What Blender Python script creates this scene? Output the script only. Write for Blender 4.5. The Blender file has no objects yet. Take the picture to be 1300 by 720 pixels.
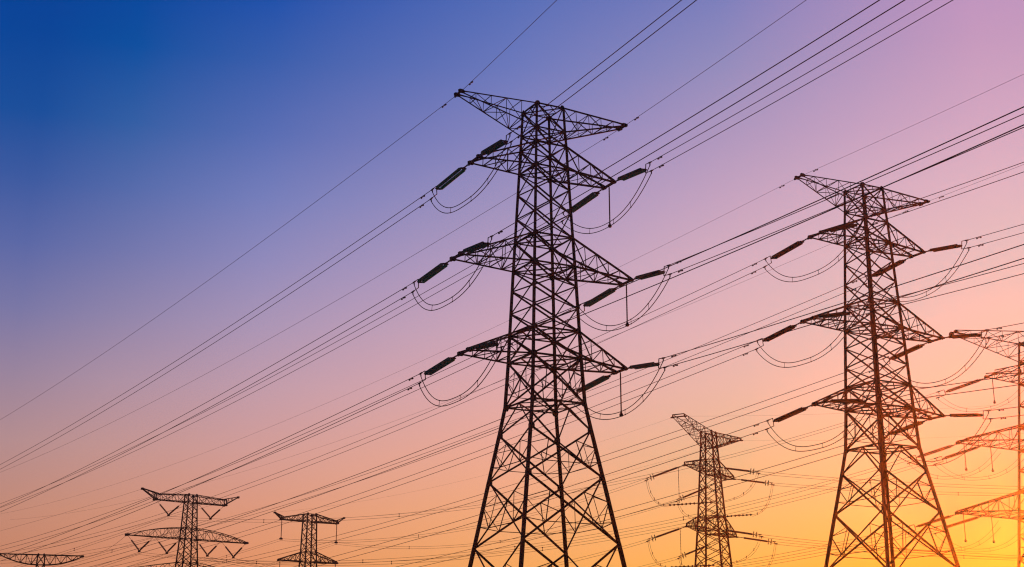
import bpy, math, random
from mathutils import Vector, Matrix, Euler

random.seed(7)
scene = bpy.context.scene
COL = scene.collection
R = math.radians

# ---------------------------------------------------------------- camera
CAM_H = 1.7
PITCH = 16.354
cam_d = bpy.data.cameras.new("camera")
cam_d.sensor_width = 36.0
cam_d.lens = 49.93
cam_d.clip_start = 0.1
cam_d.clip_end = 6000.0
cam = bpy.data.objects.new("camera", cam_d)
COL.objects.link(cam)
cam.location = (0.0, 0.0, CAM_H)
cam.rotation_euler = (Matrix.Rotation(R(90.0 + PITCH), 4, 'X') @ Matrix.Rotation(0.00116, 4, 'Z')).to_euler()
scene.camera = cam

# ---------------------------------------------------------------- sky, sun, exposure
SUN_AZ, SUN_EL = 21.0, 6.4          # degrees; azimuth from +Y towards +X
SUN_STRENGTH = 3.4
HAZE_DENSITY = 0.00012
HAZE_G = 0.925

# dusk sky: colour by elevation (rows, sine of elevation) for five bearings (columns, sine of azimuth)
SKY_EL = [0.0000, 0.0872, 0.1219, 0.1650, 0.2079, 0.2504, 0.2924, 0.3338, 0.3746, 0.4226, 0.4695, 0.6000]
SKY_AZ = [-0.3373, -0.2776, -0.1819, 0.0000, 0.1598, 0.2517, 0.3373]
SKY = [[[0.5819, 0.2348, 0.1288], [0.5819, 0.2348, 0.1288], [0.5500, 0.2553, 0.1821], [0.4551, 0.2658, 0.2733], [0.3190, 0.2306, 0.3360], [0.1889, 0.1824, 0.3769], [0.0999, 0.1363, 0.3799], [0.0410, 0.0993, 0.3515], [0.0068, 0.0748, 0.3253], [0.0000, 0.0576, 0.3116], [0.0000, 0.0497, 0.3062], [0.0003, 0.0213, 0.1075]], [[0.6466, 0.2531, 0.1304], [0.6466, 0.2531, 0.1304], [0.6181, 0.2779, 0.1827], [0.5362, 0.2961, 0.2832], [0.4137, 0.2775, 0.3653], [0.2729, 0.2298, 0.4023], [0.1626, 0.1796, 0.4118], [0.0840, 0.1414, 0.4008], [0.0285, 0.1095, 0.3691], [0.0001, 0.0754, 0.3438], [0.0000, 0.0556, 0.3306], [0.0016, 0.0246, 0.1178]], [[0.7637, 0.2942, 0.1310], [0.7637, 0.2942, 0.1310], [0.7264, 0.3146, 0.1928], [0.6442, 0.3326, 0.3019], [0.5303, 0.3296, 0.4019], [0.3979, 0.2984, 0.4646], [0.2726, 0.2520, 0.4942], [0.1728, 0.2066, 0.4943], [0.0947, 0.1510, 0.4513], [0.0366, 0.1083, 0.4101], [0.0037, 0.0724, 0.4002], [0.0075, 0.0312, 0.1383]], [[0.8879, 0.3915, 0.1101], [0.8879, 0.3915, 0.1101], [0.8822, 0.4025, 0.1851], [0.8426, 0.4066, 0.2882], [0.7419, 0.4029, 0.3954], [0.6169, 0.3827, 0.4751], [0.4879, 0.3436, 0.5067], [0.3567, 0.2940, 0.5161], [0.2482, 0.2394, 0.5144], [0.1442, 0.1886, 0.5000], [0.0831, 0.1483, 0.4698], [0.0342, 0.0546, 0.1637]], [[0.9028, 0.4434, 0.0749], [0.9028, 0.4434, 0.0749], [0.9011, 0.4652, 0.1494], [0.7697, 0.4735, 0.2613], [0.7748, 0.4705, 0.3804], [0.7411, 0.4546, 0.4635], [0.6514, 0.4238, 0.5093], [0.5461, 0.3652, 0.5196], [0.4230, 0.3107, 0.5108], [0.2817, 0.2584, 0.5039], [0.1775, 0.1991, 0.4994], [0.0722, 0.0741, 0.1728]], [[1.0000, 0.3836, 0.0301], [1.0000, 0.3836, 0.0301], [1.0000, 0.4748, 0.1372], [1.0000, 0.4973, 0.2535], [0.9055, 0.5062, 0.3727], [0.7181, 0.4949, 0.4604], [0.7113, 0.4694, 0.5123], [0.6376, 0.4135, 0.5264], [0.5322, 0.3475, 0.5218], [0.4125, 0.2901, 0.5074], [0.3354, 0.2445, 0.5045], [0.1217, 0.0900, 0.1754]], [[1.0000, 0.0000, 0.0000], [1.0000, 0.0000, 0.0000], [1.0000, 0.0938, 0.0659], [1.0000, 0.3252, 0.2194], [1.0000, 0.4914, 0.3453], [0.8248, 0.5173, 0.4362], [0.7287, 0.4923, 0.4983], [0.7071, 0.4420, 0.5242], [0.6270, 0.3773, 0.5254], [0.5476, 0.3165, 0.5106], [0.4934, 0.2811, 0.5226], [0.1755, 0.1038, 0.1784]]]

world = bpy.data.worlds.new("World")
scene.world = world
world.use_nodes = True
nt = world.node_tree
nt.nodes.clear()
def N(kind, **kw):
    n = nt.nodes.new(kind)
    for k, v in kw.items():
        setattr(n, k, v)
    return n
def M(op, a, b=None, clamp=False):
    n = N('ShaderNodeMath', operation=op)
    n.use_clamp = clamp
    for i, v in enumerate((a, b)):
        if v is None:
            continue
        if isinstance(v, (int, float)):
            n.inputs[i].default_value = v
        else:
            nt.links.new(v, n.inputs[i])
    return n.outputs[0]
def mix_col(f, a, b):
    n = N('ShaderNodeMix', data_type='RGBA')
    nt.links.new(f, n.inputs['Factor'])
    for sock, v in ((n.inputs[6], a), (n.inputs[7], b)):
        if isinstance(v, tuple):
            sock.default_value = v
        else:
            nt.links.new(v, sock)
    return n.outputs[2]
tc = N('ShaderNodeTexCoord')
sep = N('ShaderNodeSeparateXYZ')
nt.links.new(tc.outputs['Generated'], sep.inputs[0])
sx, sy, sz = sep.outputs
hyp = M('SQRT', M('MAXIMUM', M('SUBTRACT', 1.0, M('MULTIPLY', sz, sz)), 1e-4))
u_az = M('DIVIDE', sx, hyp)                       # sine of the bearing
el_f = M('DIVIDE', sz, 0.6, clamp=True)
bearings = []
for c in range(len(SKY_AZ)):
    rp = N('ShaderNodeValToRGB')
    cr = rp.color_ramp
    cr.interpolation = 'LINEAR'
    stops = [(SKY_EL[i] / 0.6, SKY[c][i]) for i in range(len(SKY_EL))]
    while len(cr.elements) < len(stops):
        cr.elements.new(0.5)
    for e, (p, v) in zip(cr.elements, stops):
        e.position = p
    for e, (p, v) in zip(cr.elements, stops):
        e.color = (v[0], v[1], v[2], 1.0)
    nt.links.new(el_f, rp.inputs[0])
    bearings.append(rp.outputs[0])
col = bearings[0]
for c in range(1, len(SKY_AZ)):
    f = M('DIVIDE', M('SUBTRACT', u_az, SKY_AZ[c - 1]), SKY_AZ[c] - SKY_AZ[c - 1], clamp=True)
    col = mix_col(f, col, bearings[c])
# the half of the sky away from the sunset is deep dusk blue
bk = N('ShaderNodeMapRange', interpolation_type='SMOOTHSTEP')
nt.links.new(sy, bk.inputs['Value'])
bk.inputs['From Min'].default_value = 0.55
bk.inputs['From Max'].default_value = -0.25
dusk = N('ShaderNodeValToRGB')
dusk.color_ramp.elements[0].color = (0.060, 0.050, 0.085, 1)
dusk.color_ramp.elements[1].color = (0.010, 0.018, 0.050, 1)
nt.links.new(el_f, dusk.inputs[0])
col = mix_col(bk.outputs[0], col, dusk.outputs[0])
bg1 = N('ShaderNodeBackground')
nt.links.new(col, bg1.inputs[0])
bg1.inputs[1].default_value = 1.0
sky = N('ShaderNodeTexSky', sky_type='NISHITA')
sky.sun_disc = False
sky.sun_elevation = R(SUN_EL)
sky.sun_rotation = R(SUN_AZ)
sky.air_density = 1.0
sky.dust_density = 0.1
sky.ozone_density = 2.0
bg2 = N('ShaderNodeBackground')
nt.links.new(sky.outputs[0], bg2.inputs[0])
bg2.inputs[1].default_value = 0.0015
addn = N('ShaderNodeAddShader')
nt.links.new(bg1.outputs[0], addn.inputs[0])
nt.links.new(bg2.outputs[0], addn.inputs[1])
wout = N('ShaderNodeOutputWorld')
nt.links.new(addn.outputs[0], wout.inputs['Surface'])

sun_d = bpy.data.lights.new("sun", 'SUN')
sun_d.energy = SUN_STRENGTH
sun_d.angle = R(0.53)
sun_d.color = (1.0, 0.125, 0.008)
sun = bpy.data.objects.new("sun", sun_d)
COL.objects.link(sun)
sd = Vector((math.sin(R(SUN_AZ)) * math.cos(R(SUN_EL)), math.cos(R(SUN_AZ)) * math.cos(R(SUN_EL)), math.sin(R(SUN_EL))))
sun.rotation_euler = (-sd).to_track_quat('-Z', 'Y').to_euler()
sun.location = sd * 400

vs = scene.view_settings
vs.view_transform = 'Standard'
vs.look = 'None'
vs.exposure = 0.0
vs.gamma = 1.0
vs.use_curve_mapping = False
scene.cycles.max_bounces = 4
scene.cycles.volume_bounces = 0
scene.cycles.transparent_max_bounces = 12
scene.cycles.sample_clamp_indirect = 4.0
scene.cycles.filter_width = 1.2

# ---------------------------------------------------------------- the air
def box_mesh(name, lo, hi):
    v = [(x, y, z) for x in (lo[0], hi[0]) for y in (lo[1], hi[1]) for z in (lo[2], hi[2])]
    f = [(0, 1, 3, 2), (4, 6, 7, 5), (0, 4, 5, 1), (2, 3, 7, 6), (0, 2, 6, 4), (1, 5, 7, 3)]
    me = bpy.data.meshes.new(name)
    me.from_pydata(v, [], f)
    return me
hz_m = bpy.data.materials.new("evening_haze")
hz_m.use_nodes = True
ht = hz_m.node_tree
ht.nodes.clear()
ho = ht.nodes.new('ShaderNodeOutputMaterial')
hv = ht.nodes.new('ShaderNodeVolumePrincipled')
hv.inputs['Color'].default_value = (0.95, 0.90, 0.86, 1)
hv.inputs['Density'].default_value = HAZE_DENSITY
hv.inputs['Anisotropy'].default_value = HAZE_G
ht.links.new(hv.outputs[0], ho.inputs['Volume'])
GROUND_HALF = 1600.0
hz_me = box_mesh("haze", (-GROUND_HALF - 2, -GROUND_HALF - 2, -2.0), (GROUND_HALF + 2, GROUND_HALF + 2, 74.0))
haze = bpy.data.objects.new("haze", hz_me)
haze.data.materials.append(hz_m)
haze['kind'] = 'stuff'
haze['label'] = 'thin warm evening haze glowing towards the low sun'
COL.objects.link(haze)

# ---------------------------------------------------------------- materials
def pmat(name, base, rough=0.6, metal=0.0, scale=3.0, amount=0.35, spec=0.4, bump=0.0):
    m = bpy.data.materials.new(name)
    m.use_nodes = True
    t = m.node_tree
    b = t.nodes['Principled BSDF']
    tcn = t.nodes.new('ShaderNodeTexCoord')
    no = t.nodes.new('ShaderNodeTexNoise')
    no.inputs['Scale'].default_value = scale
    no.inputs['Detail'].default_value = 6.0
    t.links.new(tcn.outputs['Object'], no.inputs['Vector'])
    rp = t.nodes.new('ShaderNodeValToRGB')
    lo = tuple(c * (1 - amount) for c in base)
    hi = tuple(min(1, c * (1 + amount)) for c in base)
    rp.color_ramp.elements[0].position = 0.3
    rp.color_ramp.elements[1].position = 0.7
    rp.color_ramp.elements[0].color = (*lo, 1)
    rp.color_ramp.elements[1].color = (*hi, 1)
    t.links.new(no.outputs['Fac'], rp.inputs[0])
    t.links.new(rp.outputs[0], b.inputs['Base Color'])
    b.inputs['Roughness'].default_value = rough
    b.inputs['Metallic'].default_value = metal
    b.inputs['Specular IOR Level'].default_value = spec
    if bump:
        bp = t.nodes.new('ShaderNodeBump')
        bp.inputs['Strength'].default_value = bump
        t.links.new(no.outputs['Fac'], bp.inputs['Height'])
        t.links.new(bp.outputs[0], b.inputs['Normal'])
    return m
STEEL = pmat('weathered_steel', (0.036, 0.037, 0.041), 0.75, 0.0, 0.8, 0.4, 0.15)
FITTING = pmat('forged_fittings', (0.06, 0.06, 0.06), 0.55, 0.4, 4.0, 0.3, 0.3)
WIRE = pmat('aluminium_strand', (0.030, 0.028, 0.030), 0.8, 0.0, 0.5, 0.25, 0.1)
def glass_mat(name, base, through):
    m = pmat(name, base, 0.35, 0.0, 2.5, 0.3, 0.4)
    t = m.node_tree                                 # glass discs let the sky behind them through
    tr = t.nodes.new('ShaderNodeBsdfTranslucent')
    tr.inputs[0].default_value = (*through, 1)
    mx = t.nodes.new('ShaderNodeMixShader')
    mx.inputs[0].default_value = 0.75
    t.links.new(t.nodes['Principled BSDF'].outputs[0], mx.inputs[1])
    t.links.new(tr.outputs[0], mx.inputs[2])
    t.links.new(mx.outputs[0], t.nodes['Material Output'].inputs['Surface'])
    return m
GLASS = glass_mat('green_insulator_glass', (0.012, 0.07, 0.062), (0.045, 0.56, 0.50))
SMOKED = glass_mat('olive_insulator_glass', (0.03, 0.035, 0.028), (0.10, 0.17, 0.13))
POLYMER = pmat('dark_polymer', (0.045, 0.03, 0.028), 0.5, 0.0, 3.0, 0.25, 0.4)
CONCRETE = pmat('concrete', (0.30, 0.29, 0.27), 0.9, 0.0, 2.0, 0.2, 0.2, 0.2)
GROUND = pmat('dry_grass_soil', (0.075, 0.07, 0.035), 0.95, 0.0, 0.12, 0.6, 0.1, 0.3)

# ---------------------------------------------------------------- mesh helpers
class MB:
    """collects bars, plates, tubes and turned shapes; build() links them as one mesh object"""
    def __init__(self):
        self.v, self.f, self.smooth = [], [], []
    def _add(self, vs_, fs, smooth=False):
        o = len(self.v)
        self.v += [tuple(p) for p in vs_]
        self.f += [tuple(i + o for i in q) for q in fs]
        self.smooth += [smooth] * len(fs)
    @staticmethod
    def frame(d, hint=None):
        d = d.normalized()
        h = Vector(hint) if hint is not None else (Vector((0, 0, 1)) if abs(d.z) < 0.9 else Vector((1, 0, 0)))
        a = h - d * h.dot(d)
        if a.length < 1e-5:
            h = Vector((0, 1, 0)); a = h - d * h.dot(d)
        a.normalize()
        return d, a, d.cross(a)
    def bar(self, p, q, w, hint=None):
        """angle-section steel member of leg width w"""
        p, q = Vector(p), Vector(q)
        if (q - p).length < 1e-4:
            return
        d, a, b = self.frame(q - p, hint)
        t = max(0.14 * w, 0.008)
        h = w / 2
        prof = [(-h, -h), (h, -h), (h, -h + t), (-h + t, -h + t), (-h + t, h), (-h, h)]
        n = len(prof)
        vs_ = [p + a * x + b * y for x, y in prof] + [q + a * x + b * y for x, y in prof]
        fs = [(i, (i + 1) % n, n + (i + 1) % n, n + i) for i in range(n)]
        fs += [(0, 3, 2, 1), (0, 5, 4, 3), (n, n + 1, n + 2, n + 3), (n, n + 3, n + 4, n + 5)]
        self._add(vs_, fs)
    def box(self, c, ax, ay, az):
        """box with centre c and half-axis vectors"""
        c, ax, ay, az = Vector(c), Vector(ax), Vector(ay), Vector(az)
        vs_ = [c + ax * i + ay * j + az * k for i in (-1, 1) for j in (-1, 1) for k in (-1, 1)]
        self._add(vs_, [(0, 1, 3, 2), (4, 6, 7, 5), (0, 4, 5, 1), (2, 3, 7, 6), (0, 2, 6, 4), (1, 5, 7, 3)])
    def plate(self, c, u, v, ru, rv, t):
        """chamfered gusset plate in the plane of u and v"""
        c, u, v = Vector(c), Vector(u).normalized(), Vector(v).normalized()
        n = u.cross(v).normalized()
        ring = [(1, .45), (.5, 1), (-.5, 1), (-1, .45), (-1, -.45), (-.5, -1), (.5, -1), (1, -.45)]
        k = len(ring)
        vs_ = [c + u * (ru * a) + v * (rv * b) + n * s for s in (-t / 2, t / 2) for a, b in ring]
        self._add(vs_, [tuple(range(k - 1, -1, -1)), tuple(range(k, 2 * k))] + [(i, (i + 1) % k, k + (i + 1) % k, k + i) for i in range(k)])
    def tube(self, pts, r, n=6):
        pts = [Vector(p) for p in pts]
        vs_, fs = [], []
        for i, p in enumerate(pts):
            d = (pts[min(i + 1, len(pts) - 1)] - pts[max(i - 1, 0)])
            d, a, b = self.frame(d)
            for k in range(n):
                t = 2 * math.pi * k / n
                vs_.append(p + (a * math.cos(t) + b * math.sin(t)) * r)
        for i in range(len(pts) - 1):
            for k in range(n):
                fs.append((i * n + k, i * n + (k + 1) % n, (i + 1) * n + (k + 1) % n, (i + 1) * n + k))
        fs += [tuple(range(n - 1, -1, -1)), tuple(range((len(pts) - 1) * n, len(pts) * n))]
        self._add(vs_, fs, True)
    def lathe(self, p, d, prof, n=12, smooth=True):
        """prof: list of (distance along d, radius)"""
        p = Vector(p)
        d, a, b = self.frame(Vector(d))
        vs_, fs = [], []
        for s, r in prof:
            for k in range(n):
                t = 2 * math.pi * k / n
                vs_.append(p + d * s + (a * math.cos(t) + b * math.sin(t)) * r)
        m = len(prof)
        for i in range(m - 1):
            for k in range(n):
                fs.append((i * n + k, i * n + (k + 1) % n, (i + 1) * n + (k + 1) % n, (i + 1) * n + k))
        fs += [tuple(range(n - 1, -1, -1)), tuple(range((m - 1) * n, m * n))]
        self._add(vs_, fs, smooth)
    def ring(self, c, axis, r, t, n=20, k=6):
        c = Vector(c)
        d, a, b = self.frame(Vector(axis))
        vs_, fs = [], []
        for i in range(n):
            th = 2 * math.pi * i / n
            e = a * math.cos(th) + b * math.sin(th)
            for j in range(k):
                ph = 2 * math.pi * j / k
                vs_.append(c + e * (r + t * math.cos(ph)) + d * (t * math.sin(ph)))
        for i in range(n):
            for j in range(k):
                fs.append((i * k + j, ((i + 1) % n) * k + j, ((i + 1) % n) * k + (j + 1) % k, i * k + (j + 1) % k))
        self._add(vs_, fs, True)
    def build(self, name, mat, parent=None):
        me = bpy.data.meshes.new(name)
        me.from_pydata(self.v, [], self.f)
        me.polygons.foreach_set('use_smooth', self.smooth)
        me.materials.append(mat)
        me.update()
        o = bpy.data.objects.new(name, me)
        COL.objects.link(o)
        if parent is not None:
            o.parent = parent
        return o

def thing(name, label, cat, loc, rot=(0, 0, 0), group=None):
    o = bpy.data.objects.new(name, None)
    o.empty_display_size = 0.5
    COL.objects.link(o)
    o.location = loc
    o.rotation_euler = rot
    o['label'] = label
    o['category'] = cat
    if group:
        o['group'] = group
    return o
def dup(root, label, loc, rot):
    r_ = root.copy(); COL.objects.link(r_)
    r_.location = loc; r_.rotation_euler = rot; r_['label'] = label
    for ch in list(root.children):
        c = ch.copy(); COL.objects.link(c); c.parent = r_
        for g in list(ch.children):
            d = g.copy(); COL.objects.link(d); d.parent = c
    return r_

# ---------------------------------------------------------------- ground (below the picture)
gm = bpy.data.meshes.new('ground')
n_g = 60
gv, gf = [], []
for i in range(n_g + 1):
    for j in range(n_g + 1):
        x = -GROUND_HALF + 2 * GROUND_HALF * i / n_g
        y = -GROUND_HALF + 2 * GROUND_HALF * j / n_g
        gv.append((x, y, -0.45 + 0.22 * math.sin(x * 0.013 + 1) * math.cos(y * 0.011)))
for i in range(n_g):
    for j in range(n_g):
        a = i * (n_g + 1) + j
        gf.append((a, a + n_g + 1, a + n_g + 2, a + 1))
gm.from_pydata(gv, [], gf)
gm.materials.append(GROUND)
ground = bpy.data.objects.new('ground', gm)
COL.objects.link(ground)
ground['kind'] = 'structure'

# ---------------------------------------------------------------- lattice towers
CORNERS = ((-1, -1), (1, -1), (1, 1), (-1, 1))
FACES = ((0, 1), (1, 2), (2, 3), (3, 0))
def lerp(a, b, t):
    return a + (b - a) * t

class Tower:
    """square lattice body; x is across the line (along the arms), y along the line"""
    def __init__(self, root, levels):
        self.root, self.levels = root, levels          # levels: (z, half width), top first
    def w(self, z):
        L = self.levels
        for (z1, w1), (z0, w0) in zip(L, L[1:]):
            if z >= z0:
                return lerp(w0, w1, (z - z0) / (z1 - z0))
        return L[-1][1]
    def c(self, i, z):
        w = self.w(z)
        return Vector((CORNERS[i][0] * w, CORNERS[i][1] * w, z))
    def legs(self, size_top, size_low, gussets=(), gsize=0.3):
        ztop, zlow = self.levels[0][0], self.levels[-1][0]
        for i in range(4):
            m = MB()
            zs = [z for z, _ in self.levels]
            for z1, z0 in zip(zs, zs[1:]):
                t = (ztop - (z1 + z0) / 2) / (ztop - zlow)
                m.bar(self.c(i, z0 - 0.05), self.c(i, z1 + 0.05), lerp(size_top, size_low, t), (-CORNERS[i][0], 0, 0))
            for z in gussets:
                p = self.c(i, z)
                sx_, sy_ = CORNERS[i]
                k = gsize * (0.85 + 0.3 * (ztop - z) / (ztop - zlow))
                m.plate(p + Vector((-sx_ * k * .5, sy_ * 0.03, 0)), (1, 0, 0), (0, 0, 1), k * .8, k, 0.02)
                m.plate(p + Vector((sx_ * 0.03, -sy_ * k * .5, 0)), (0, 1, 0), (0, 0, 1), k * .8, k, 0.02)
            m.build('leg', STEEL, self.root)
    def footings(self):
        for i in range(4):
            m = MB()
            z = self.levels[-1][0]
            m.lathe(self.c(i, z) + Vector((0, 0, -0.9)), (0, 0, 1), [(0, .75), (.8, .75), (.85, .7), (1.15, .62), (1.2, .55)], 16, False)
            m.build('footing', CONCRETE, self.root)
    def panel(self, z1, z0, s, kind='x', top=False, bottom=False, plan=False, redundant=False):
        m, reds = MB(), []
        for a, b in FACES:
            A1, B1, A0, B0 = self.c(a, z1), self.c(b, z1), self.c(a, z0), self.c(b, z0)
            out = ((A1 + B1) / 2); out.z = 0; out.normalize()
            if kind == 'x':
                m.bar(A1 - out * .04, B0 - out * .04, s, out)
                m.bar(B1 + out * .05, A0 + out * .05, s, out)
            elif kind == 'k':                       # inverted V from the middle of the upper strut
                mid = (A1 + B1) / 2
                m.bar(mid, A0, s, out); m.bar(mid, B0, s, out)
            elif kind == 'v':                       # V down to the middle of the lower strut
                mid = (A0 + B0) / 2
                m.bar(A1, mid, s, out); m.bar(B1, mid, s, out)
            if top or kind == 'k':
                m.bar(A1, B1, s, out)
            if bottom or kind == 'v':
                m.bar(A0, B0, s, out)
            if redundant:
                rs = s * 0.42
                r_ = MB()
                w1, w0 = (B1 - A1).length, (B0 - A0).length
                t = w1 / (w1 + w0)                  # crossing point
                X = A1.lerp(B0, t)
                for P1, P0 in ((A1, A0), (B1, B0)):
                    u, v_ = P1.lerp(X, .55), P0.lerp(X, .5)
                    l2 = P1.lerp(P0, lerp(t, 1, .42))
                    lm = P1.lerp(P0, t * .85)
                    r_.bar(u, lm, rs, out); r_.bar(v_, l2, rs, out); r_.bar(v_, lm, rs, out)
                    r_.bar(u, v_, rs, out)
                r_.bar(A0.lerp(X, .5), B0.lerp(X, .5), rs, out)
                reds.append(r_)
        if plan:
            q = [self.c(i, z1) for i in range(4)]
            m.bar(q[0], q[2], s * .8); m.bar(q[1], q[3], s * .8)
            mids = [(q[i] + q[(i + 1) % 4]) / 2 for i in range(4)]
            for i in range(4):
                m.bar(mids[i], mids[(i + 1) % 4], s * .7)
        p = m.build('bracing_panel', STEEL, self.root)
        for r_ in reds:
            r_.build('secondary_bracing', STEEL, p)
    def arm(self, sg_, zb, zt, length, tipw, ztip, n=4, s=0.14, tip_depth=0.25, name='cross_arm', taper=1.0, plates=True, arch=0.0, tipbox=False):
        ch, lc = MB(), MB()
        wb, wt = self.w(zb), self.w(zt)
        B = [[], []]; T = [[], []]
        for k, sy_ in enumerate((-1, 1)):
            b0 = Vector((sg_ * wb, sy_ * wb, zb)); t0 = Vector((sg_ * wt, sy_ * wt, zt))
            b1 = Vector((sg_ * length, sy_ * tipw, ztip)); t1 = Vector((sg_ * length, sy_ * tipw, ztip + tip_depth))
            for i in range(n + 1):
                f = i / n
                pb, ptp = b0.lerp(b1, f), t0.lerp(t1, f)
                bump = arch * 4 * f * (1 - f)
                if arch > 0:
                    ptp.z += bump
                else:
                    pb.z += bump
                B[k].append(pb); T[k].append(ptp)
            for L_, sc in ((B[k], 1.0), (T[k], .95)):
                for i in range(n):
                    ch.bar(L_[i], L_[i + 1], s * sc, (0, sy_, 0))
        for k, sy_ in enumerate((-1, 1)):
            for i in range(n):
                if i > 0:
                    lc.bar(B[k][i], T[k][i], s * .5, (0, sy_, 0))
                if i < n - 1:
                    if i % 2 == 0:
                        lc.bar(T[k][i], B[k][i + 1], s * .55, (0, sy_, 0))
                    else:
                        lc.bar(B[k][i], T[k][i + 1], s * .55, (0, sy_, 0))
                else:
                    lc.bar(T[k][i], B[k][i + 1], s * .5, (0, sy_, 0))
        for i in range(1, n):
            lc.bar(B[0][i], B[1][i], s * .5); lc.bar(T[0][i], T[1][i], s * .42)
        for i in range(n - 1):
            a, b = (0, 1) if i % 2 == 0 else (1, 0)
            lc.bar(B[a][i], B[b][i + 1], s * .45)
            if i < 1:
                lc.bar(B[b][i], B[a][i + 1], s * .45)
        ch.bar(B[0][n] - Vector((0, .25, 0)), B[1][n] + Vector((0, .25, 0)), s * 1.25)
        if tipbox:
            ch.bar(T[0][n], T[1][n], s); ch.bar(B[0][n], T[0][n], s); ch.bar(B[1][n], T[1][n], s)
        arm_o = ch.build(name, STEEL, self.root)
        lc.build('lacing', STEEL, arm_o)
        if plates:
            for k, sy_ in enumerate((-1, 1)):
                g = MB()
                e = B[k][n]
                g.plate(e + Vector((-sg_ * .1, 0, .06)), (1, 0, 0), (0, 0, 1), .42, .26, .04)
                g.plate(e + Vector((-sg_ * .15, sy_ * .05, .0)), (1, 0, 0), (0, 1, 0), .4, .3, .04)
                g.box(e + Vector((0, sy_ * .28, -.05)), (.09, 0, 0), (0, .16, 0), (0, 0, .12))
                g.build('attachment_plate', FITTING, arm_o)
        return arm_o

def z_(v):
    return v + CAM_H
# ---- the big double circuit towers
ZL = dict(A=67.16, B=64.11, C=62.22, D=59.37, E=50.92, F=47.48, G=39.80, H=36.68, I=31.55, J=28.43, K=23.23, L=16.02)
WL = dict(A=1.78, B=1.89, C=2.00, D=2.10, E=2.46, F=2.61, G=2.91, H=3.02, I=3.28, J=3.77, K=4.63, L=5.80)
LEN = dict(A=11.07, D=8.97, F=11.09, H=10.01)
TIPW = dict(A=0.58, D=1.13, F=1.10, H=1.11)
def build_big_tower(name, label, loc, rotz):
    root = thing(name, label, 'tower', loc, (0, 0, rotz), 'large double circuit lattice towers')
    lv = [(z_(ZL[k]), WL[k]) for k in 'ABCDEFGHIJKL'] + [(z_(6.6), 7.32), (-0.2, 8.75)]
    t = Tower(root, lv)
    g = [z_(ZL[k]) for k in 'ABCDEFGHIJK'] 
    t.legs(0.21, 0.40, g, 0.36)
    t.footings()
    Z = {k: z_(v) for k, v in ZL.items()}
    t.panel(Z['A'], Z['B'], .145, 'x', True, False, True)
    t.panel(Z['B'], Z['C'], .135, 'x', True, False, True)
    t.panel(Z['C'], Z['D'], .155, 'x', True)
    for k0, k1, s in (('D', 'E', .155), ('F', 'G', .165)):
        zz = [lerp(Z[k0], Z[k1], f) for f in (0, .31, .655, 1)]
        for i in range(3):
            t.panel(zz[i], zz[i + 1], s, 'x', i == 0, False, i == 0)
    t.panel(Z['E'], Z['F'], .165, 'x', True, False, True)
    t.panel(Z['G'], Z['H'], .175, 'x', True, False, True)
    t.panel(Z['H'], Z['I'], .19, 'x', True, False, True, True)
    t.panel(Z['I'], Z['J'], .17, 'k', True, False, True)
    t.panel(Z['J'], Z['K'], .19, 'x', redundant=True)
    t.panel(Z['K'], Z['L'], .20, 'x', redundant=True)
    t.panel(Z['L'], z_(6.6), .20, 'x', redundant=True)
    t.panel(z_(6.6), 0.4, .20, 'k', True)
    for sg_ in (-1, 1):
        t.arm(sg_, Z['B'], Z['A'], LEN['A'], TIPW['A'], Z['A'] + .0, 5, .155, .12, 'earth_wire_arm')
        for kb, kt in (('D', 'C'), ('F', 'E'), ('H', 'G')):
            t.arm(sg_, Z[kb], Z[kt], LEN[kb], TIPW[kb], Z[kb] - .08, 4 if kb != 'F' else 5, .195, .22)
    return root

T1_LOC, T1_ROT = (3.656, 156.0, 0.0), 0.47538
T2_LOC, T2_ROT = (48.0, 182.58, -0.238), 0.48836
T3_LOC, T3_ROT = (90.11, 228.0, 0.0), 0.24289
tower1 = build_big_tower('transmission_tower', 'tallest black lattice transmission tower standing in the middle of the picture', T1_LOC, T1_ROT)
tower2 = dup(tower1, 'brown tinted lattice transmission tower, second tallest, to the right of the tallest one', T2_LOC, (0, 0, T2_ROT))

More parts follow.
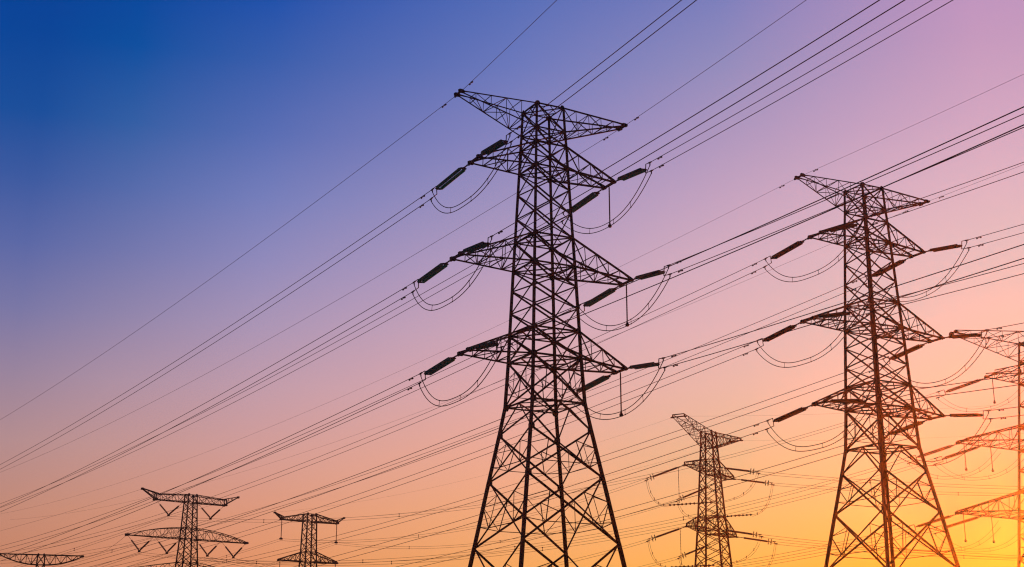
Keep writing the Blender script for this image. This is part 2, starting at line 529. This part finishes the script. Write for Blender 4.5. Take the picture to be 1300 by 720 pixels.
def build_side_tower():
    root = thing('transmission_tower', 'orange glowing lattice tower cut by the right edge beside the low sun', 'tower', T3_LOC, (0, 0, T3_ROT), 'large double circuit lattice towers')
    zs = [57.36, 54.26, 52.83, 50.6, 43.32, 39.51, 32.86, 28.32, 22.0]
    lv = [(z_(z), 4.25 + .068 * (57.36 - z)) for z in zs] + [(z_(12.0), 7.6), (-0.2, 9.2)]
    t = Tower(root, lv)
    Z = [z for z, _ in lv]
    t.legs(.24, .42, Z[:9], .42)
    t.footings()
    t.panel(Z[0], Z[1], .16, 'x', True, False, True)
    t.panel(Z[1], Z[3], .16, 'x', True)
    mid = lerp(Z[3], Z[4], .5)
    t.panel(Z[3], mid, .16, 'x', True); t.panel(mid, Z[4], .16, 'x')
    t.panel(Z[4], Z[5], .17, 'x', True, False, True)
    mid = lerp(Z[5], Z[6], .5)
    t.panel(Z[5], mid, .17, 'x', True); t.panel(mid, Z[6], .17, 'x')
    t.panel(Z[6], Z[7], .17, 'x', True, False, True)
    t.panel(Z[7], Z[8], .2, 'x', True, redundant=True)
    t.panel(Z[8], Z[9], .2, 'x', redundant=True)
    t.panel(Z[9], .4, .2, 'x', redundant=True)
    for sg_ in (-1, 1):
        t.arm(sg_, Z[1], Z[0], 19.07, .7, Z[0] - .1, 6, .15, .35, 'earth_wire_arm')
        t.arm(sg_, Z[3], Z[2], 12.99, 1.3, Z[3] - .05, 4, .17, .6)
        t.arm(sg_, Z[5], Z[4], 19.24, 1.3, Z[5] - .05, 6, .18, .3)
        t.arm(sg_, Z[7], Z[6], 20.47, 1.3, Z[7] - .05, 6, .18, .3)
    return root
tower3 = build_side_tower()

# ---- the slender far tension tower
T4_LOC, T4_ROT = (40.60, 290.0, -0.25), 1.055
def build_slender_tower():
    root = thing('transmission_tower', 'slender far lattice tower between the two big towers, slanted top arm and ringed insulators', 'tower', T4_LOC, (0, 0, T4_ROT), 'distant lattice towers')
    lv = [(z_(53.4), 1.18), (z_(50.2), 1.32), (z_(47.6), 1.46), (z_(45.0), 1.6), (z_(36.0), 2.1), (z_(32.9), 2.3), (z_(23.8), 2.95), (z_(20.6), 3.2), (-0.2, 4.7)]
    t = Tower(root, lv)
    Z = [z for z, _ in lv]
    t.legs(.26, .36, Z[:7], .3)
    t.footings()
    def run(z1, z0, n, s):
        for i in range(n):
            t.panel(lerp(z1, z0, i / n), lerp(z1, z0, (i + 1) / n), s, 'x', i == 0)
    run(Z[0], Z[1], 1, .13); run(Z[1], Z[2], 1, .13); run(Z[2], Z[3], 1, .14)
    run(Z[3], Z[4], 4, .13); run(Z[4], Z[5], 1, .15); run(Z[5], Z[6], 4, .14); run(Z[6], Z[7], 1, .15); run(Z[7], .3, 5, .15)
    for sg_ in (-1, 1):
        t.arm(sg_, Z[1], Z[0], 15.6, 1.25, Z[0] + .6, 7, .17, .5, 'earth_wire_arm', tipbox=True)
        for b in (3, 5, 7):
            t.arm(sg_, Z[b], Z[b - 1], 11.2, .9, Z[b] + .1, 5, .18, .6, tipbox=True)
    return root
tower4 = build_slender_tower()

# ---- far suspension towers on the left
T5_LOC, T5_ROT = (-69.88, 310.0, 0.0), 0.647
def build_vstring_tower():
    root = thing('transmission_tower', 'far left lattice tower with upturned horns and V shaped insulators under wide arms', 'tower', T5_LOC, (0, 0, T5_ROT), 'distant lattice towers')
    lv = [(z_(42.8), 1.0), (z_(41.2), 1.05), (z_(35.6), 1.28), (z_(33.3), 1.4), (z_(28.3), 1.69), (z_(26.4), 1.81), (-0.2, 3.6)]
    t = Tower(root, lv)
    Z = [z for z, _ in lv]
    t.legs(.20, .34, Z[:6], .3)
    t.footings()
    def run(z1, z0, n, s):
        for i in range(n):
            t.panel(lerp(z1, z0, i / n), lerp(z1, z0, (i + 1) / n), s, 'x', i == 0)
    run(Z[0], Z[1], 1, .12); run(Z[1], Z[2], 3, .12); run(Z[2], Z[3], 1, .13); run(Z[3], Z[4], 2, .13); run(Z[4], Z[5], 1, .13); run(Z[5], .3, 6, .14)
    for sg_ in (-1, 1):
        t.arm(sg_, Z[1], Z[0], 8.22, .55, Z[1], 5, .17, 1.2, tipbox=True)
        t.arm(sg_, Z[3], Z[2], 13.9, .4, Z[3], 8, .15, .12, arch=.45)
        t.arm(sg_, Z[5], Z[4], 12.44, .4, Z[5], 7, .13, .12, arch=.08)
        h = MB()
        for sy_ in (-1, 1):
            h.bar((sg_ * 8.0, sy_ * .5, Z[1] + .1), (sg_ * 11.2, sy_ * .12, z_(43.2)), .17)
            h.bar((sg_ * 7.6, sy_ * .5, Z[1] + 1.3), (sg_ * 11.2, sy_ * .12, z_(43.35)), .16)
            for f in (.3, .6):
                h.bar((sg_ * lerp(8, 11.2, f), sy_ * lerp(.5, .12, f), lerp(Z[1] + .1, z_(43.2), f)), (sg_ * lerp(7.6, 11.2, f), sy_ * lerp(.5, .12, f), lerp(Z[1] + 1.3, z_(43.35), f)), .1)
        h.box((sg_ * 11.25, 0, z_(43.25)), (.2, 0, 0), (0, .3, 0), (0, 0, .22))
        h.build('earth_wire_horn', STEEL, root)
    return root
tower5 = build_vstring_tower()

T6_LOC, T6_ROT = (-52.99, 375.0, 0.0), 0.605
def build_horned_tower():
    root = thing('transmission_tower', 'smallest far lattice tower with short arms and insulators hanging straight down', 'tower', T6_LOC, (0, 0, T6_ROT), 'distant lattice towers')
    lv = [(z_(46.8), 1.25), (z_(44.9), 1.35), (z_(37.0), 1.52), (z_(34.5), 1.6), (z_(26.5), 2.0), (z_(24.2), 2.1), (-0.2, 3.6)]
    t = Tower(root, lv)
    Z = [z for z, _ in lv]
    t.legs(.27, .36, Z[:6], .34)
    t.footings()
    def run(z1, z0, n, s):
        for i in range(n):
            t.panel(lerp(z1, z0, i / n), lerp(z1, z0, (i + 1) / n), s, 'x', i == 0)
    run(Z[0], Z[1], 1, .13); run(Z[1], Z[2], 3, .14); run(Z[2], Z[3], 1, .14); run(Z[3], Z[4], 3, .14); run(Z[4], Z[5], 1, .14); run(Z[5], .3, 5, .15)
    for sg_ in (-1, 1):
        t.arm(sg_, Z[1], Z[0], 8.15, .5, Z[1], 5, .25, .55, tipbox=True)
        t.arm(sg_, Z[3], Z[2], 8.31, .5, Z[3], 5, .25, .3, tipbox=True)
        t.arm(sg_, Z[5], Z[4], 8.31, .5, Z[5], 5, .25, .3, tipbox=True)
        h = MB()
        for sy_ in (-1, 1):
            h.bar((sg_ * 8.0, sy_ * .45, Z[1] + .1), (sg_ * 10.1, sy_ * .12, z_(46.5)), .2)
            h.bar((sg_ * 7.7, sy_ * .45, Z[1] + .75), (sg_ * 10.1, sy_ * .12, z_(46.62)), .18)
        h.box((sg_ * 10.1, 0, z_(46.55)), (.25, 0, 0), (0, .3, 0), (0, 0, .2))
        h.build('earth_wire_horn', STEEL, root)
    return root
tower6 = build_horned_tower()

T7_LOC, T7_ROT = (-114.38, 350.0, 0.0), 0.3015
def build_flat_tower():
    root = thing('transmission_tower', 'flat topped lattice tower whose wide arms just reach above the lower left edge', 'tower', T7_LOC, (0, 0, T7_ROT), 'distant lattice towers')
    lv = [(z_(33.8), .80), (z_(31.4), .90), (z_(24.0), 1.4), (-0.2, 3.2)]
    t = Tower(root, lv)
    Z = [z for z, _ in lv]
    t.legs(.28, .36, Z[:3], .34)
    t.footings()
    for z1, z0, n in ((Z[0], Z[1], 1), (Z[1], Z[2], 4), (Z[2], .3, 6)):
        for i in range(n):
            t.panel(lerp(z1, z0, i / n), lerp(z1, z0, (i + 1) / n), .13, 'x', i == 0)
    for sg_ in (-1, 1):
        t.arm(sg_, Z[1], Z[0], 9.7, .45, Z[0] - .15, 7, .2, .15, arch=-.55)
    return root
tower7 = build_flat_tower()

# ---------------------------------------------------------------- insulators
def stack_profile(L_, r, n):
    prof = [(0, .05), (.02, .06)]
    p = (L_ - .1) / n
    for i in range(n):
        s = .05 + i * p
        prof += [(s, .07), (s + p * .25, r * .92), (s + p * .42, r), (s + p * .62, r * .95), (s + p * .72, .08)]
    return prof + [(L_ - .02, .06), (L_, .05)]
STRING_PROTO = {}
HB = {'twin': .53, 'rods': .45, 'rings': .16}      # half spacing of the two sub-conductors at the clamp
def tension_string(P, az, tilt, label, group, kind='twin', ext=0.0, mat=GLASS):
    """double tension insulator string; local x runs out along the span, y is level, z is up"""
    rot = Matrix.Rotation(az, 4, 'Z') @ Matrix.Rotation(-tilt, 4, 'Y')
    key = (kind, mat.name, round(ext, 2))
    if key in STRING_PROTO:
        o = dup(STRING_PROTO[key], label, P, rot.to_euler())
    else:
        o = thing('insulator_string', label, 'insulator', P, rot.to_euler(), group)
        STRING_PROTO[key] = o
        e0 = 1.15 + ext
        sp = {'twin': .30, 'rods': .45, 'rings': .22}[kind]
        lk = MB()
        lk.tube([(0, 0, 0), (e0 * .5, 0, 0), (e0 * .92, 0, 0)], .045, 6)
        for s in (.12, .42, .72, .95):
            lk.box((s * e0, 0, 0), (.12, 0, 0), (0, .055 + .04 * (int(s * 100) % 2), 0), (0, 0, .075))
        lk.build('shackle_link', FITTING, o)
        y0 = MB()
        y0.plate((e0 + .1, 0, 0), (1, 0, 0), (0, 1, 0), .22, sp + .12, .05)
        y0.build('yoke_plate', FITTING, o)
        L_ = 5.3
        for sy_ in (-1, 1):
            d = MB()
            if kind == 'twin':
                d.lathe((e0 + .28, sy_ * sp, 0), (1, 0, 0), stack_profile(L_, .205, 30), 14)
            elif kind == 'rods':
                d.lathe((e0 + .28, sy_ * sp, 0), (1, 0, 0), stack_profile(L_, .18, 30), 10)
            else:
                d.lathe((e0 + .28, sy_ * sp * .6, 0), (1, 0, 0), stack_profile(L_, .19, 26), 8)
            d.build('disc_stack', mat if kind == 'twin' else POLYMER, o)
        e1 = e0 + .28 + L_
        y1 = MB()
        y1.plate((e1 + .12, 0, 0), (1, 0, 0), (0, 1, 0), .2, sp + .1, .05)
        y1.build('yoke_plate', FITTING, o)
        br = MB()
        hb = HB[kind]
        br.tube([(e1 + .2, 0, 0), (e1 + .5, 0, 0)], .06, 6)
        br.tube([(e1 + .5, 0, hb), (e1 + .5, 0, -hb)], .055, 6)
        br.tube([(e1 + .5, 0, hb), (e1 + 1.5, 0, hb)], .05, 6)
        br.tube([(e1 + .5, 0, -hb), (e1 + 1.9, 0, -hb)], .05, 6)
        br.build('clamp_bracket', FITTING, o)
        for s, zz in ((e1 + 1.45, hb), (e1 + 1.85, -hb)):
            c = MB()
            c.lathe((s - .35, 0, zz), (1, 0, 0), [(0, .05), (.05, .09), (.55, .09), (.7, .06)], 8)
            c.box((s, 0, zz - .18), (.05, 0, 0), (0, .05, 0), (0, 0, .2))
            c.build('strain_clamp', FITTING, o)
        if kind == 'rings':
            for s in (e1 + .15, e1 + .75):
                g = MB()
                g.ring((s, 0, 0), (1, .5, 0), .58, .05, 22, 6)
                g.build('grading_ring', FITTING, o)
    M4 = Matrix.Translation(P) @ rot
    e1 = 1.15 + ext + .28 + 5.3
    return M4 @ Vector((e1 + 1.45, 0, HB[kind])), M4 @ Vector((e1 + 1.85, 0, -HB[kind]))

def wire_pts(p0, az, b, c, s1, n=48, s_off=8.2):
    """conductor leaving p0 along the bearing az (angle from +X), slope b and curvature c, to distance s1"""
    h = Vector((math.cos(az), math.sin(az), 0))
    out = []
    for i in range(n + 1):
        s = (s1 - s_off) * (i / n) ** 1.3
        S = s + s_off
        out.append(p0 + h * s + Vector((0, 0, b * s + c * (S * S - s_off * s_off))))
    return out
def damper(m, p, d):
    d = Vector(d).normalized()
    m.tube([p + Vector((0, 0, .05)), p - Vector((0, 0, .16))], .05, 6)
    m.tube([p - d * .34 - Vector((0, 0, .14)), p + d * .34 - Vector((0, 0, .14))], .03, 6)
    for s in (-1, 1):
        m.lathe(p + d * (s * .34) - Vector((0, 0, .14)) - d * .12, d, [(0, .05), (.03, .09), (.21, .09), (.24, .05)], 8)
def local(pts, base):
    return [Vector(p) - base for p in pts]
def along(pts, s):
    for a, b in zip(pts, pts[1:]):
        L_ = (b - a).length
        if s <= L_:
            return a + (b - a) * (s / L_), (b - a)
        s -= L_
    return pts[-1], pts[-1] - pts[-2]
def conductor(label, group, wires, r, damp=2.2, spacers=(), name='power_line', dr=1.0):
    base = wires[0][0].copy()
    o = thing(name, label, 'power line', base, (0, 0, 0), group)
    for w in wires:
        m = MB(); m.tube(local(w, base), r, 6)
        m.build('wire', WIRE, o)
        if damp:
            p, d = along(w, damp)
            g = MB(); damper(g, p - base, d)
            g.build('vibration_damper', FITTING, o)
    for s in spacers:
        ps = [along(w, s)[0] - base for w in wires]
        g = MB()
        if len(ps) > 1:
            g.tube(ps, .05 * dr, 6)
        for p in ps:
            g.lathe(p - Vector((.14 * dr, 0, 0)), (1, 0, 0), [(0, .04 * dr), (.05 * dr, .12 * dr), (.23 * dr, .12 * dr), (.28 * dr, .04 * dr)], 8)
        g.build('spacer', FITTING, o)
    return o

AZ_L = R(90 + 34.0)         # bearing of the spans that fall away to the left
AZ_R = R(90 - 155.0)        # bearing of the spans that come over the viewer
C_L, C_R = 1.7e-4, 2.2e-4
TIER = {'D': 'upper', 'F': 'middle', 'H': 'lower'}
SIDE = {-1: 'left', 1: 'right'}
SLOPES = {
    1: dict(L={('D', -1): -.080, ('F', -1): -.0753, ('H', -1): -.072, ('D', 1): -.0797, ('F', 1): -.0755, ('H', 1): -.072},
            R={('D', -1): -.032, ('F', -1): -.053, ('H', -1): -.0597, ('D', 1): -.0525, ('F', 1): -.0616, ('H', 1): -.0627}),
    2: dict(L={('D', -1): -.092, ('F', -1): -.090, ('H', -1): -.088, ('D', 1): -.092, ('F', 1): -.089, ('H', 1): -.087},
            R={('D', -1): -.083, ('F', -1): -.085, ('H', -1): -.105, ('D', 1): -.091, ('F', 1): -.098, ('H', 1): -.095})}
EARTH = {1: dict(L={-1: -.0734, 1: -.0724}, R={-1: -.003, 1: -.0192}), 2: dict(L={-1: -.0776, 1: -.074}, R={-1: -.0568, 1: -.049})}
WHO = {1: "the tallest tower's", 2: "the second tallest tower's"}

def loop_pts(a, b, h, out, p=2.5, n=26):
    pts = []
    for i in range(n + 1):
        t = i / n
        u = abs(2 * t - 1)
        q = a.lerp(b, t)
        q = q + out * (1 - u * u)
        q.z -= h * (1 - u ** p)
        pts.append(q)
    return pts
def jumper(label, group, ends_a, ends_b, h, out, r=.047, p=2.5):
    base = ends_a[0].copy()
    o = thing('jumper_loop', label, 'power line', base, (0, 0, 0), group)
    ls = [loop_pts(ends_a[k] - Vector((0, 0, .3)), ends_b[k] - Vector((0, 0, .3)), h - (.55 if k else 0), out + Vector((0, 0, 0)), p) for k in (0, 1)]
    for w in ls:
        m = MB(); m.tube(local(w, base), r, 6); m.build('wire', WIRE, o)
    for i in (8, 15, 20):
        m = MB()
        a, b = ls[0][i] - base, ls[1][i] - base
        m.tube([a, b], .025, 6)
        for q in (a, b):
            m.lathe(q - Vector((.08, 0, 0)), (1, 0, 0), [(0, .03), (.03, .06), (.13, .06), (.16, .03)], 8)
        m.build('spacer', FITTING, o)
    return ls
def hanging_rod(P, length, label, group, r=.085, weight=.22):
    o = thing('jumper_support_insulator', label, 'insulator', P, (0, 0, 0), group)
    m = MB(); m.lathe((0, 0, -.25), (0, 0, -1), stack_profile(length - .6, r, 22), 10); m.build('rod', POLYMER, o)
    m = MB(); m.tube([(0, 0, .05), (0, 0, -.3)], .05, 6); m.build('hanger_link', FITTING, o)
    m = MB(); m.lathe((0, 0, -length + .4), (0, 0, -1), [(0, .05), (.06, weight * .55), (.2, weight * .6), (.24, weight), (.5, weight), (.56, weight * .6)], 10); m.build('clamp_weight', FITTING, o)

def dress_big_tower(idx, root, loc, rotz, s_left, s_right):
    ca, sa = math.cos(rotz), math.sin(rotz)
    ax, al = Vector((ca, sa, 0)), Vector((-sa, ca, 0))
    O = Vector(loc)
    for k in 'DFH':
        for sg_ in (-1, 1):
            z = z_(ZL[k]) - .08
            tipF = O + ax * (sg_ * LEN[k]) + al * TIPW[k] + Vector((0, 0, z))
            tipN = O + ax * (sg_ * LEN[k]) - al * TIPW[k] + Vector((0, 0, z))
            ends = {}
            for side, P, az, c, s1 in (('L', tipF, AZ_L, C_L, s_left), ('R', tipN, AZ_R, C_R, s_right)):
                b = SLOPES[idx][side][(k, sg_)]
                Pp = P + Vector((math.cos(az), math.sin(az), 0)) * .25
                tilt = math.atan((b * 8 - .53) / 8)
                way = 'sloping away down to the left' if side == 'L' else 'reaching to the right towards the viewer'
                tone = 'dark green' if idx == 1 else 'olive dark'
                u, l = tension_string(Pp, az, tilt, '%s twin insulator on %s %s %s arm, %s' % (tone, WHO[idx], TIER[k], SIDE[sg_], 'sloping down left' if side == 'L' else 'pointing right'), 'tension insulator strings', mat=GLASS if idx == 1 else SMOKED)
                ends[side] = (u, l)
                ws = [wire_pts(u, az, b, c, s1), wire_pts(l, az, b, c, s1, s_off=8.6)]
                conductor('twin wire off %s %s %s arm, %s' % (WHO[idx], TIER[k], SIDE[sg_], 'falling away to the left' if side == 'L' else 'rising to the right'), 'twin conductors of the big towers', ws, .042)
            if sg_ == -1:
                jumper('thin double jumper loop sagging under %s %s left arm' % (WHO[idx], TIER[k]), 'jumper loops', ends['L'], ends['R'], 4.4, -ax * .5)
            else:
                jumper('thin double jumper loop sagging under %s %s right arm' % (WHO[idx], TIER[k]), 'jumper loops', ends['L'], ends['R'], 4.1 if idx == 1 else 4.8, ax * .2, p=2.2)
                if idx == 1:
                    hanging_rod((tipF + tipN) / 2, 5.2, 'thin upright rod hanging from %s %s right arm tip' % (WHO[idx], TIER[k]), 'jumper support rods')
    for sg_ in (-1, 1):
        z = z_(ZL['A'])
        for side, az, sl, c, s1 in (('L', AZ_L, 1, C_L, s_left), ('R', AZ_R, -1, C_R, s_right)):
            P = O + ax * (sg_ * (LEN['A'] - .05)) + al * (sl * (TIPW['A'] + .25)) + Vector((0, 0, z))
            b = EARTH[idx][side][sg_]
            w = wire_pts(P, az, b, c, s1, s_off=0.0)
            conductor('single thin earth wire off %s top arm, %s end, %s' % (WHO[idx], SIDE[sg_], 'running down left' if side == 'L' else 'rising right'), 'earth wires', [w], .028 if idx == 1 else .020, 2.6)
dress_big_tower(1, tower1, T1_LOC, T1_ROT, 430, 115)
dress_big_tower(2, tower2, T2_LOC, T2_ROT, 460, 115)

# ---------------------------------------------------------------- distant lines
def span(a, b, sag, n=44):
    out = []
    for i in range(n + 1):
        t = i / n
        q = a.lerp(b, t); q.z -= sag * 4 * t * (1 - t)
        out.append(q)
    return out
def on_tower(loc, rotz, x, y, z):
    return Vector((loc[0] + math.cos(rotz) * x - math.sin(rotz) * y, loc[1] + math.sin(rotz) * x + math.cos(rotz) * y, loc[2] + z))
def twin(a, b, sag, gap=.5):
    g = Vector((0, 0, -gap))
    return [span(a, b, sag), span(a + g, b + g, sag)]

# V and straight suspension insulators of the two far left towers
def v_string(loc, rotz, xa, xb, xm, z, drop, label):
    P = on_tower(loc, rotz, xm, 0, z)
    o = thing('v_insulator_string', label, 'insulator', P, (0, 0, rotz), 'V shaped insulator strings')
    low = Vector((0, 0, -drop))
    for x in (xa, xb):
        top = Vector((x - xm, 0, -.05))
        d = low - top
        m = MB(); m.tube([top, top + d * .3], .035, 6); m.build('hanger_link', FITTING, o)
        m = MB(); m.lathe(top + d * .3, d, stack_profile(d.length * .66, .20, 20), 8); m.build('disc_stack', POLYMER, o)
    m = MB(); m.plate(low + Vector((0, 0, -.1)), (1, 0, 0), (0, 0, 1), .3, .25, .06); m.box(low + Vector((0, 0, -.25)), (.2, 0, 0), (0, .2, 0), (0, 0, .07)); m.build('yoke_plate', FITTING, o)
    return P + Vector((0, 0, -drop - .3))
V = {}
for sg_ in (-1, 1):
    s = SIDE[sg_]
    V[('t', sg_)] = v_string(T5_LOC, T5_ROT, sg_ * 8.0, sg_ * 1.7, sg_ * 4.9, z_(41.2), 3.0, 'V insulator under the %s half of the far left horned tower\'s top arm' % s)
    V[('o', sg_)] = v_string(T5_LOC, T5_ROT, sg_ * 13.7, sg_ * 7.9, sg_ * 10.9, z_(33.3), 3.1, 'V insulator under the outer %s end of the far left tower\'s middle arm' % s)
    V[('i', sg_)] = v_string(T5_LOC, T5_ROT, sg_ * 7.6, sg_ * 1.9, sg_ * 4.7, z_(33.3), 3.1, 'V insulator beside the body under the far left tower\'s middle arm, %s half' % s)
S6 = {}
for sg_ in (-1, 1):
    for tz, nm in ((44.9, 'top'), (34.5, 'second')):
        x = sg_ * 8.0
        P = on_tower(T6_LOC, T6_ROT, x, 0, z_(tz))
        hanging_rod(P, 5.0, 'straight insulator hanging from the smallest tower\'s %s end of the %s arm' % (SIDE[sg_], nm), 'straight suspension insulators', .13, .5)
        S6[(nm, sg_)] = P + Vector((0, 0, -4.9))

# slender tower: strings, rigid jumpers and spans
D4L = math.atan2(math.cos(T4_ROT), -math.sin(T4_ROT))
D4R = D4L + math.pi
E4 = {}
for zz, nm in ((45.0, 'top'), (32.9, 'lower')):
    for sg_ in (-1, 1):
        tag_ = 'near' if sg_ < 0 else 'far'
        for side, az, sl in (('L', D4L, 1), ('R', D4R, -1)):
            P = on_tower(T4_LOC, T4_ROT, sg_ * 11.1, sl * 1.1, z_(zz) + .1)
            ext = 5.0 if (side == 'R' and sg_ < 0) else (3.2 if (side == 'L' and sg_ > 0) else .0)
            tilt = R((-15 if sg_ < 0 else -18) if side == 'L' else -11)
            E4[(nm, sg_, side)] = tension_string(P, az, tilt, 'ringed insulator on the slender tower, %s arm pair, %s side, pointing %s' % (nm, tag_, 'left' if side == 'L' else 'right'), 'ringed tension insulators', 'rings', ext)
        q = on_tower(T4_LOC, T4_ROT, sg_ * 11.1, 0, z_(zz) - 7.6)
        o = thing('jumper_tube', 'beaded horizontal jumper tube slung below the %s %s arm of the slender tower' % (nm, tag_), 'power line', q, (0, 0, T4_ROT), 'rigid jumper tubes')
        m = MB(); m.tube([(0, -4.6, 0), (0, 4.6, 0)], .09, 8); m.build('tube', WIRE, o)
        for i in range(11):
            m = MB(); m.lathe((0, -4.3 + i * .86 - .15, 0), (0, 1, 0), [(0, .1), (.06, .22), (.24, .22), (.3, .1)], 8); m.build('weight', FITTING, o)
        m = MB(); m.lathe((0, 2.3, 7.4), (0, 0, -1), stack_profile(7.1, .04, 24), 8); m.build('support_rod', POLYMER, o)
        for side, sl in (('L', 1), ('R', -1)):
            u, l = E4[(nm, sg_, side)]
            e = on_tower(T4_LOC, T4_ROT, sg_ * 11.1, sl * 4.6, z_(zz) - 7.6)
            for w in [0]:
                o2 = thing('jumper_loop', 'thin curved jumper of the slender tower, %s %s arm, %s half' % (nm, tag_, 'left' if side == 'L' else 'right'), 'power line', u.copy(), (0, 0, 0), 'jumper loops')
                for k in range(2):
                    a = u if k == 0 else l
                    pts = []
                    for i in range(17):
                        t = i / 16
                        c1 = a + Vector((0, 0, -4.8)) + (e - a) * .12
                        c1.z = a.z - 4.6
                        c2 = e + (a - e) * .45; c2.z = e.z
                        off = Vector((0, 0, .0 if k == 0 else -.35))
                        p = a * (1 - t) ** 3 + c1 * 3 * t * (1 - t) ** 2 + c2 * 3 * t * t * (1 - t) + (e + off) * t ** 3
                        pts.append(p - u)
                    m = MB(); m.tube(pts, .028, 6); m.build('wire', WIRE, o2)
                    if k == 0:
                        base_pts = pts
                for i in (4, 7, 10, 13):
                    m = MB(); m.lathe(base_pts[i] - Vector((0, 0, .25)), (0, 0, 1), [(0, .04), (.08, .07), (.42, .07), (.5, .04)], 6); m.build('spacer', FITTING, o2)

GD = 'distant power lines'
sp_far = [26 + 42 * i for i in range(3)]
for (nm, nm6) in (('top', 'top'), ('lower', 'second')):
    for sg_, s6 in ((-1, -1), (1, 1)):
        a = E4[(nm, sg_, 'L')][0]; b = S6[(nm6, s6)]
        conductor('thin twin wire from the slender tower\'s %s %s arm left to the smallest tower' % (nm, 'near' if sg_ < 0 else 'far'), GD, twin(a, b, 4.5), .028, 0, [14 + 31 * i + 7 * sg_ for i in range(1, 4)], dr=.85)
        e = b + Vector((-230 + 10 * sg_, 205, -9.0))
        conductor('thin twin wire running left from the smallest tower\'s %s end, %s arm' % (SIDE[s6], nm6), GD, twin(b, e, 9.0), .03, 0, [22 + 35 * i for i in range(4)], dr=.85)
        a = E4[(nm, sg_, 'R')][0]
        e = a + Vector((math.cos(D4R), math.sin(D4R), 0)) * 165 + Vector((0, 0, -6 + 1.5 * sg_))
        conductor('thin twin wire from the slender tower\'s %s %s arm towards the right edge' % (nm, 'near' if sg_ < 0 else 'far'), GD, twin(a, e, 5.0), .028, 0, [30 + 8 * sg_ + 33 * i for i in range(3)], dr=.85)
for sg_ in (-1, 1):
    a = on_tower(T4_LOC, T4_ROT, sg_ * 15.6, 1.2, z_(54.0)); b = on_tower(T6_LOC, T6_ROT, sg_ * 10.1, 0, z_(46.6))
    conductor('hair thin earth wire from the slanted top arm\'s %s end to the smallest tower' % ('left' if sg_ < 0 else 'right'), 'earth wires', [span(a, b, 3.0)], .011, 0)
    a = on_tower(T4_LOC, T4_ROT, sg_ * 15.6, -1.2, z_(54.0)); e = a + Vector((math.cos(D4R), math.sin(D4R), 0)) * 165
    conductor('hair thin earth wire from the slanted top arm\'s %s end towards the right edge' % ('left' if sg_ < 0 else 'right'), 'earth wires', [span(a, e, 4.0)], .010, 0)

# side tower by the sun: strings, loops, rods and its spans to the V string tower
az3 = math.atan2(T5_LOC[1] - T3_LOC[1], T5_LOC[0] - T3_LOC[0] + 18)
E3 = {}
for key, x, zz, lab in (('D', 12.7, 50.55, 'top'), ('F', 18.9, 39.45, 'outer middle'), ('f', 14.2, 39.45, 'inner middle'), ('H', 20.1, 28.25, 'outer lower'), ('h', 15.2, 28.25, 'inner lower')):
    P = on_tower(T3_LOC, T3_ROT, -x, 1.3, z_(zz))
    E3[key] = tension_string(P, az3, R(-14.0), 'orange tinted twin rod insulator, %s position on the right edge tower' % lab, 'tension insulators of the right edge tower', 'rods')
    hanging_rod(on_tower(T3_LOC, T3_ROT, -x, 0, z_(zz) - .05), 4.4, 'thin hanging rod below the %s insulator of the right edge tower' % lab, 'jumper support rods', .06, .2)
    a = E3[key]
    b = [on_tower(T3_LOC, T3_ROT, -x + .3, -9.0, z_(zz) - 2.0), on_tower(T3_LOC, T3_ROT, -x + .3, -9.4, z_(zz) - 3.0)]
    jumper('thin jumper loop below the %s insulator of the right edge tower' % lab, 'jumper loops', a, b, 3.6, Vector((0, 0, 0)), .022)
for key, dest, lab in (('D', ('t', -1), 'top insulator'), ('F', ('o', -1), 'outer middle insulator'), ('f', ('i', -1), 'inner middle insulator'), ('H', ('i', 1), 'outer lower insulator'), ('h', ('o', 1), 'inner lower insulator')):
    conductor('thin twin wire from the right edge tower\'s %s to the V insulator tower' % lab, GD, twin(E3[key][0], V[dest], 7.5), .026, 0, [40 + 33 * i for i in range(4)], dr=.85)
for (kk, sg_), P in V.items():
    e = P + Vector((-230 - 6 * sg_, 190, -14.0))
    nm = {'t': 'top arm', 'o': 'outer middle arm', 'i': 'inner middle arm'}[kk]
    conductor('thin twin wire running left from the V insulator tower\'s %s, %s half' % (nm, SIDE[sg_]), GD, twin(P, e, 7.0), .03, 0, [35 + 40 * i for i in range(3)], dr=.85)
for sg_ in (-1, 1):
    a = on_tower(T5_LOC, T5_ROT, sg_ * 11.2, 0, z_(43.2))
    conductor('hair thin earth wire running left from the V insulator tower\'s %s horn' % SIDE[sg_], 'earth wires', [span(a, a + Vector((-230, 190, -8)), 6)], .02, 0)
a = on_tower(T7_LOC, T7_ROT, 9.6, 0, z_(33.7))
b = on_tower(T5_LOC, T5_ROT, -13.8, 0, z_(33.4))
conductor('short thin wire rising from the flat topped tower to the wide middle arm tip', GD, [span(a, b, 1.2)], .03, 0)
